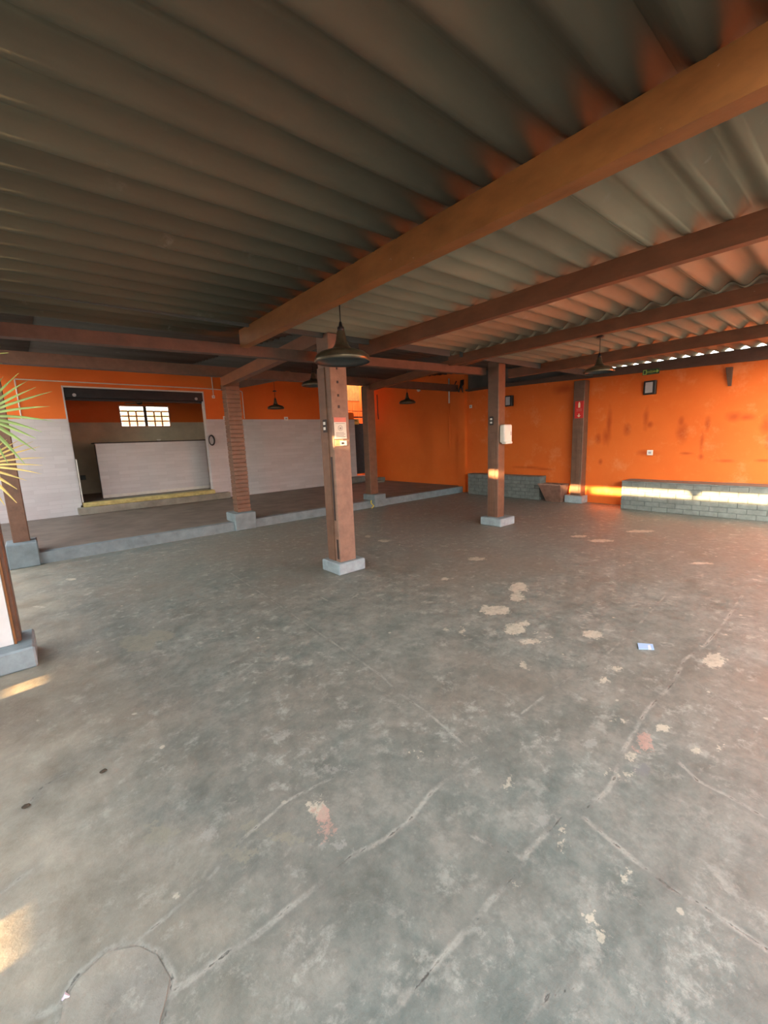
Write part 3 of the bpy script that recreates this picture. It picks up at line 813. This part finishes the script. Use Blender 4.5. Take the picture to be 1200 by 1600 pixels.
for (a, b) in ((WX0 + .03, xm - .035), (xm + .035, WX1 - .03)):
    zs = [WZ0 + .03, WZ0 + .165, WZ0 + .30, WZ0 + .435, WZ1 - .03]
    for z in zs[1:4]:
        box('glazing_bar', (a, b, 13.512, 13.548, z - .017, z + .017), 'pink_frame', win)
    xs = [a + (b - a) * i / 3 for i in range(4)]
    for x in xs[1:3]:
        box('glazing_bar', (x - .017, x + .017, 13.51, 13.55, zs[0], zs[3] if True else zs[4]), 'pink_frame', win)
    for i in range(3):
        for j in range(4):
            box('pane', (xs[i] + .013, xs[i + 1] - .013, 13.528, 13.534, zs[j] + .013, zs[j + 1] - .013), 'window_glass', win)
coil = bmesh.new()
for r0 in (0, 1, 2):
    pts = [(3.66 + (0.115 + .008 * r0) * math.sin(2 * PI * i / 24) * .55, 11.09 - .012 * r0, 1.67 + (0.115 + .006 * r0) * math.cos(2 * PI * i / 24)) for i in range(25)]
    bm_tube(coil, pts, .011, 6)
tag(obj('cable_coil', coil, 'dark_rubber'), 'dark cable coil hanging at the right edge of the bar opening', 'cable')
tag(obj('jamb_pipe', bm_tube(bmesh.new(), [(0.80, 11.13, 0.42), (0.80, 11.13, 1.35)], .013, 8), 'conduit_white'), 'thin pale pipe up the left jamb of the bar opening', 'pipe')
ob = thing('wall_outlet', (1.05, 13.49, 0.85), 'dark outlet box low on the wall inside the bar', 'outlet')
box('box', (1.00, 1.11, 13.46, 13.5, 0.78, 0.90), 'dark_rubber', ob, .004)
box('cover', (1.02, 1.09, 13.455, 13.46, 0.80, 0.88), 'black_metal', ob)

# wall fittings on the back wall
def outlet(label, c, axis, mat='white_plastic', w=.09, h=.09):
    x, y, z = c
    t = thing('wall_outlet', c, label, 'outlet')
    if axis == 'y':
        box('plate', (x - w / 2, x + w / 2, y - .02, y, z - h / 2, z + h / 2), mat, t, .004)
        box('socket', (x - w / 4, x + w / 4, y - .024, y - .019, z - h / 5, z + h / 5), 'grey_glass', t)
    else:
        box('plate', (x - .02, x, y - w / 2, y + w / 2, z - h / 2, z + h / 2), mat, t, .004)
        box('socket', (x - .024, x - .019, y - w / 4, y + w / 4, z - h / 5, z + h / 5), 'grey_glass', t)
    return t
outlet('small white outlet at the top of the cladding beside the brick-coursed post', (4.07, 11.125, 2.235), 'y')
outlet('small white outlet at the top of the cladding below the back pendant lamp', (5.82, 11.125, 2.22), 'y', w=.12, h=.10)
outlet('white outlet on the right orange wall above the long bench', (WALL_X, 2.84, 1.065), 'x', w=.10, h=.10)
outlet('small white junction box on the orange wall beside the corner pilaster', (WALL_X, 7.12, 2.29), 'x', w=.08, h=.08)
hk = bmesh.new(); bm_tube(hk, [(6.96, 11.12, 1.98), (6.96, 11.08, 1.96), (6.98, 11.07, 1.90), (6.99, 11.10, 1.87)], .012, 6)
tag(obj('wall_hook', hk, 'dark_rubber'), 'small dark hook on the white cladding beside the notice post', 'hook')
def conduit(label, pts, r=.012, mat='conduit_white'):
    return tag(obj('conduit', bm_tube(bmesh.new(), pts, r, 8), mat), label, 'conduit', 'surface conduits')
conduit('white conduit running along the orange wall above the bar opening', [(0.03, 11.135, 2.20), (0.03, 11.135, 2.95), (0.04, 11.135, 2.965), (3.66, 11.135, 2.955), (4.58, 11.135, 2.93), (4.60, 11.135, 2.91), (4.60, 11.135, 2.22)])
conduit('short white conduit dropping beside the right end of the bar opening', [(3.84, 11.13, 3.3), (3.84, 11.13, 2.80)])
outlet('tiny white switch under the short conduit right of the bar', (3.84, 11.15, 2.76), 'y', w=.07, h=.07)
pp = thing('wall_pipe', (9.12, 7.85, 1.2), 'vertical pipe on the orange corner wall, white above and orange below', 'pipe')
obj('upper_length', bm_tube(bmesh.new(), [(9.125, 7.85, 2.44), (9.125, 7.85, 3.1)], .022, 10), 'conduit_white', pp, True)
obj('lower_length', bm_tube(bmesh.new(), [(9.13, 7.85, 1.2), (9.13, 7.85, 2.44)], .018, 10), 'orange_paint', pp, True)
bl = thing('wall_light', (9.12, 9.0, 2.93), 'small round white fitting high on the orange corner wall', 'light')
obj('globe', bm_lathe(bmesh.new(), [(.001, -.06), (.035, -.045), (.055, 0), (.035, .045), (.001, .06)], (9.09, 9.0, 2.93), 14), 'white_plastic', bl, True)
box('mount', (9.10, 9.15, 8.97, 9.03, 2.90, 2.96), 'white_plastic', bl)
conduit('thin dark cable on the orange corner wall beside the passage', [(9.135, 10.98, 3.0), (9.135, 10.98, 2.45), (9.13, 10.95, 2.2)], .012, 'dark_rubber')
cw = bmesh.new()
for k in range(7):
    a = random.uniform(-.14, .14)
    bm_tube(cw, [(9.0, 7.35 + a, 2.98), (8.96 + random.uniform(-.06, .02), 7.35 + a * 1.3, 2.86), (8.98, 7.35 + a * .6 + random.uniform(-.1, .1), 2.72 + random.uniform(-.06, .06))], .014, 5)
tag(obj('wire_bundle', cw, 'dark_rubber'), 'dark bundle of wires under the beam at the corner pilaster', 'wires')

# bulkhead wall lamps
def bulkhead(label, y, z):
    t = thing('wall_lamp', (WALL_X, y, z), label, 'lamp', 'black framed wall lamps')
    w, h = .10, .125
    box('housing', (WALL_X - .09, WALL_X, y - w, y + w, z - h, z + h), 'black_metal', t, .008)
    box('glass', (WALL_X - .096, WALL_X - .089, y - w + .045, y + w - .03, z - h + .03, z + h - .03), 'grey_glass', t)
    for s in (-1, 1):
        box('bar', (WALL_X - .10, WALL_X - .096, y + s * .072 - .006, y + s * .072 + .006, z - h + .01, z + h - .01), 'black_metal', t)
    return t
bulkhead('black framed wall lamp behind the post with the white dispenser', 5.93, 2.32)
bulkhead('black framed wall lamp under the green exit sign', 2.90, 2.28)

br_ = thing('wall_bracket', (9.1, 1.74, 2.2), 'dark tapered bracket under the wall plate above the long bench', 'bracket')
bm = bmesh.new()
vs = [bm.verts.new(p) for p in ((9.149, 1.70, 2.17), (9.149, 1.75, 2.17), (9.149, 1.79, 2.47), (9.149, 1.70, 2.47), (9.12, 1.705, 2.17), (9.12, 1.745, 2.17), (9.05, 1.785, 2.47), (9.05, 1.705, 2.47))]
for f in ((0, 1, 2, 3), (4, 5, 6, 7), (0, 1, 5, 4), (1, 2, 6, 5), (2, 3, 7, 6), (3, 0, 4, 7)):
    bm.faces.new([vs[i] for i in f])
obj('arm', bm, 'brown_paint_dull', br_)

# ------------------------------------------------------------------ signs and fittings on the posts
nt = thing('paper_notice', (2.67, 3.868, 1.54), 'white paper notice with red heading taped to the middle post', 'notice')
box('sheet', (2.592, 2.752, 3.864, 3.869, 1.535, 1.765), 'paper_white', nt)
box('heading', (2.592, 2.752, 3.862, 3.8645, 1.715, 1.765), 'paper_red', nt)
for i, z in enumerate((1.70, 1.60, 1.585, 1.57, 1.555)):
    box('print_line', (2.61, 2.735 - .02 * (i % 2), 3.8625, 3.8642, z - .003, z + .003), 'print_grey', nt)
ic = bmesh.new(); bm_tube(ic, [(2.672 + .028 * math.cos(k * PI / 8), 3.8635, 1.65 + .028 * math.sin(k * PI / 8)) for k in range(17)], .003, 5)
bm_box(ic, 2.66, 2.685, 3.8625, 3.8642, 1.635, 1.66)
obj('emblem', ic, 'print_grey', nt)
sk = thing('sticker', (2.67, 3.868, 1.45), 'torn orange sticker under the paper notice on the middle post', 'sticker')
box('sheet', (2.594, 2.70, 3.8645, 3.8695, 1.455, 1.525), 'sticker_orange', sk)
box('print', (2.66, 2.745, 3.863, 3.8685, 1.46, 1.512), 'paper_white', sk)
box('print_line', (2.675, 2.71, 3.8615, 3.8632, 1.475, 1.495), 'dark_rubber', sk)
def switch(label, x, y, z):
    t = thing('power_outlet', (x, y, z), label, 'outlet', 'double outlets on posts')
    box('plate', (x - .012, x, y - .035, y + .035, z - .07, z + .07), 'dark_rubber', t, .003)
    for dz in (-.028, .028):
        box('module', (x - .017, x - .011, y - .02, y + .02, z + dz - .016, z + dz + .016), 'white_plastic', t, .002)
switch('dark double outlet with two white modules on the middle notice post', 2.558, 3.985, 1.68)
switch('dark double outlet with two white modules on the dispenser post', 5.928, 4.19, 1.745)
dp = thing('paper_dispenser', (6.05, 4.0, 1.37), 'white paper towel dispenser on the post before the right wall', 'dispenser')
box('body', (5.955, 6.175, 3.955, 4.058, 1.385, 1.675), 'white_plastic', dp, .018)
box('lip', (5.975, 6.165, 3.94, 4.03, 1.362, 1.40), 'white_plastic', dp, .01)
box('window_slot', (6.12, 6.14, 3.952, 3.957, 1.50, 1.56), 'grey_glass', dp)
fs = thing('fire_sign', (8.92, 4.15, 1.8), 'red fire extinguisher sign with white arrow on the wall post', 'sign')
FX = 8.928
box('plate', (FX - .010, FX - .001, 4.045, 4.225, 1.795, 2.145), 'sign_red', fs, .001)
bm = bm_box(bmesh.new(), FX - .0125, FX - .0095, 4.115, 4.155, 2.01, 2.10); bm_box(bm, FX - .0125, FX - .0095, 4.123, 4.147, 2.10, 2.125)
obj('extinguisher_symbol', bm, 'sign_cream', fs)
bm = bm_box(bmesh.new(), FX - .0125, FX - .0095, 4.126, 4.144, 1.845, 1.89)
vs = [bm.verts.new((FX - .0125, y, z)) for y, z in ((4.175, 1.852), (4.095, 1.852), (4.135, 1.812))]
bm.faces.new(vs)
obj('arrow', bm, 'sign_cream', fs)
for z in (1.985, 1.965, 1.945):
    box('print_line', (FX - .012, FX - .0095, 4.08, 4.19, z - .004, z + .004), 'paper_red', fs)
ex = thing('exit_sign', (9.07, 2.895, 2.51), 'green exit sign with arrow on the dark wall plate', 'sign')
EX = WALL_X - .072
box('plate', (EX - .008, EX - .001, 2.755, 3.035, 2.515, 2.615), 'sign_green', ex)
fr = boxes([(EX - .0105, EX - .0075, 2.965, 3.025, 2.597, 2.607), (EX - .0105, EX - .0075, 2.965, 3.025, 2.522, 2.532), (EX - .0105, EX - .0075, 3.015, 3.025, 2.532, 2.597), (EX - .0105, EX - .0075, 2.965, 2.975, 2.532, 2.597)])
obj('door_symbol', fr, 'sign_glow', ex)
lettering('SAÍDA', .05, 'sign_glow', ex, (EX - .010, 2.895, 2.562), (0, -1, 0), (0, 0, 1))
bm = bm_box(bmesh.new(), EX - .0105, EX - .0075, 2.79, 2.825, 2.557, 2.571)
bm.faces.new([bm.verts.new((EX - .0105, y, z)) for y, z in ((2.80, 2.598), (2.80, 2.53), (2.762, 2.564))])
obj('arrow', bm, 'sign_glow', ex)

# ------------------------------------------------------------------ passage doorway
gate = thing('black_gate', (8.75, 11.5, 0.16), 'black sheet metal gate in the passage doorway beside the orange corner', 'gate')
box('sheet', (8.22, 9.14, 11.50, 11.52, 0.42, 2.06), 'black_metal', gate)
for x in (8.22, 9.10):
    box('stile', (x, x + .04, 11.48, 11.53, 0.10, 2.32), 'black_metal', gate)
for z in (0.40, 1.2, 2.05, 2.28):
    box('rail', (8.26, 9.10, 11.485, 11.525, z, z + .04), 'black_metal', gate)
ps = thing('yellow_sign', (8.5, 11.4, 2.05), 'small yellow printed sign above the black gate', 'sign')
box('plate', (8.25, 8.70, 11.468, 11.479, 2.06, 2.24), 'sign_yellow', ps)
for (a, b, z) in ((8.30, 8.60, 2.18), (8.36, 8.50, 2.10), (8.6, 8.65, 2.17)):
    box('print_line', (a, b, 11.464, 11.4685, z - .012, z + .012), 'dark_rubber', ps)
conduit('dark cable strung across the passage above the yellow sign', [(7.9, 11.25, 2.50), (8.5, 11.25, 2.47), (9.14, 11.25, 2.49)], .009, 'dark_rubber')
sb = box('concrete_block', (7.25, 8.40, 10.86, 11.12, PLAT, 0.36), 'bench_paint', None, .015)
tag(sb, 'low dark grey concrete block at the foot of the cladding by the passage', 'block')
sb2 = box('concrete_slab', (8.25, 8.75, 10.3, 10.75, PLAT, 0.21), 'grey_cement', None, .01)
tag(sb2, 'flat grey slab lying on the platform before the black gate', 'slab')
sb3 = box('concrete_block', (8.80, 9.14, 10.72, 10.98, PLAT, 0.27), 'bench_paint', None, .01)
tag(sb3, 'small dark block at the foot of the orange corner beside the passage', 'block')

# ------------------------------------------------------------------ fan palm at the left edge
palm = thing('fan_palm', (-0.62, 3.12, 0), 'potted fan palm with green and dry yellow leaves at the left edge', 'palm')
obj('pot', bm_lathe(bmesh.new(), [(.001, 0), (.15, 0), (.20, .30), (.215, .30), (.215, .34), (.19, .34), (.185, .30), (.001, .28)], (-0.62, 3.12, 0), 24), 'terracotta', palm, True)
obj('soil', bm_lathe(bmesh.new(), [(.001, .305), (.184, .30)], (-0.62, 3.12, 0), 24), 'soil', palm)
obj('trunk', bm_tube(bmesh.new(), [(-0.62, 3.12, .28), (-0.61, 3.12, .8), (-0.63, 3.12, 1.4), (-0.62, 3.12, 1.72)], [.06, .05, .045, .04], 10), 'palm_trunk', palm, True)
def fan_leaf(hub, az, el, L, nb, mat, droop, roll=0.0, spread=1.25):
    hub = Vector(hub)
    base = Vector((-0.62, 3.12, min(hub.z + 0.02, 1.7)))
    ax = Vector((math.cos(el) * math.cos(az), math.cos(el) * math.sin(az), math.sin(el)))
    side = Vector((0, 0, 1)).cross(ax).normalized()
    side = (Matrix.Rotation(roll, 3, ax) @ side)
    nrm = ax.cross(side)
    bm = bmesh.new()
    for k in range(nb):
        a = (k / (nb - 1) - .5) * 2 * spread + random.uniform(-.05, .05)
        d = ax * math.cos(a) + side * math.sin(a)
        w = (ax * -math.sin(a) + side * math.cos(a))
        ln = L * (0.72 + 0.28 * math.cos(a)) * random.uniform(.85, 1.08)
        prev = None
        dr = droop * random.uniform(.6, 1.5)
        for i in range(6):
            t = i / 5
            c = hub + d * ln * t + Vector((0, 0, -dr * t * t * ln))
            ww = L * 0.017 * (0.35 + 1.9 * t * (1 - t) * 2) * (1 - t ** 4) + .0006
            row = [bm.verts.new(c - w * ww), bm.verts.new(c + nrm * ww * .6), bm.verts.new(c + w * ww)]
            if prev:
                bm.faces.new((prev[0], prev[1], row[1], row[0])); bm.faces.new((prev[1], prev[2], row[2], row[1]))
            prev = row
    o = obj('leaf', bm, mat, palm)
    s = o.modifiers.new('thickness', 'SOLIDIFY'); s.thickness = 0.0012
    mid = (base + hub) / 2 + Vector((0, 0, .04))
    obj('petiole', bm_tube(bmesh.new(), [base, mid, hub], [.008, .006, .004], 6), mat, o)
fan_leaf((-0.16, 2.98, 1.70), -0.55, 0.05, 0.36, 13, 'leaf_green', .10, roll=1.1)
fan_leaf((-0.20, 2.95, 1.45), -0.6, -0.05, 0.29, 13, 'leaf_dry', .10, roll=0.9)
fan_leaf((-0.30, 2.60, 1.85), -1.1, 0.35, 0.36, 15, 'leaf_green', .15, roll=.3)
fan_leaf((-0.55, 2.85, 2.02), -0.9, 0.9, 0.36, 15, 'leaf_green', .2)
fan_leaf((-0.9, 3.3, 2.0), 2.6, 0.8, 0.38, 15, 'leaf_green', .2)
fan_leaf((-0.45, 3.4, 1.6), 0.9, 0.1, 0.3, 13, 'leaf_dry', .25)
fan_leaf((-0.75, 3.55, 1.85), 1.9, 0.45, 0.38, 15, 'leaf_green', .2)
fan_leaf((-1.02, 3.0, 1.75), 3.3, 0.3, 0.38, 15, 'leaf_green', .2)
fan_leaf((-0.85, 2.75, 1.55), 4.1, 0.0, 0.34, 14, 'leaf_dry', .3)

# ------------------------------------------------------------------ broken slab and litter
slab_px = [A(p) for p in ((190, 1440), (200, 1375), (250, 1300), (335, 1220), (430, 1202), (492, 1230), (530, 1300), (520, 1360), (500, 1430), (480, 1560), (180, 1560))]
bm = bmesh.new()
top = [bm.verts.new(floor_pt(*p) + Vector((0, 0, .006))) for p in slab_px]
bm.faces.new(top)
r = bmesh.ops.extrude_face_region(bm, geom=bm.faces[:])
for v in r['geom']:
    if isinstance(v, bmesh.types.BMVert):
        v.co.z = -.02
obj('broken_slab', bm, 'slab_floor', floor)
# litter
wr = thing('blue_wrapper', (3.11, 0.91, 0), 'small blue wrapper lying on the floor at right', 'wrapper')
def quad_slab(q, z0, z1):
    bm = bmesh.new()
    a = [bm.verts.new((x, y, z0)) for x, y in q]; b = [bm.verts.new((x, y, z1)) for x, y in q]
    bm.faces.new(a[::-1]); bm.faces.new(b)
    for i in range(len(q)):
        j = (i + 1) % len(q)
        bm.faces.new((a[i], a[j], b[j], b[i]))
    return bm
obj('packet', quad_slab([(3.125, .966), (3.179, .887), (3.106, .856), (3.043, .931)], .002, .008), 'blue_wrapper', wr)
obj('label_print', quad_slab([(3.135, .905), (3.150, .895), (3.085, .865), (3.070, .88)], .008, .0088), 'wrapper_white', wr)
f1 = floor_pt(103, 1562)
fo = bmesh.new()
bm_tube(fo, [(f1.x - .008, f1.y, .006), (f1.x, f1.y + .004, .011), (f1.x + .009, f1.y - .003, .005)], [.003, .008, .002], 6)
tag(obj('foil_scrap', fo, 'wrapper_foil'), 'tiny shiny foil scrap by the broken slab in the near left corner', 'scrap')
for (px, py, sz, lb) in ((162, 1206, .012, 'small dark dead leaf alone on the left floor'), (41, 1261, .012, 'dark pebble at the lower end of the left crack')):
    f1 = floor_pt(px, py); b_ = bmesh.new()
    bmesh.ops.create_icosphere(b_, subdivisions=2, radius=1)
    for v in b_.verts:
        k = 1 + .35 * noise.noise(v.co * 1.7 + Vector((px, 0, 0)))
        v.co = Vector((f1.x + v.co.x * sz * 1.3 * k, f1.y + v.co.y * sz * k, sz * .45 + v.co.z * sz * .45 * k))
    tag(obj('dead_leaf' if 'leaf' in lb else 'pebble', b_, 'dead_leaf'), lb, 'leaf' if 'leaf' in lb else 'pebble')
yb = bmesh.new()
bm_tube(yb, [(5.78, 7.30, .17), (5.74, 7.26, .12), (5.80, 7.24, .05), (5.72, 7.22, .012)], .012, 6)
tag(obj('yellow_rag', yb, 'yellow_paint'), 'bright yellow scrap of tape at the kerb by the rear platform post', 'scrap')
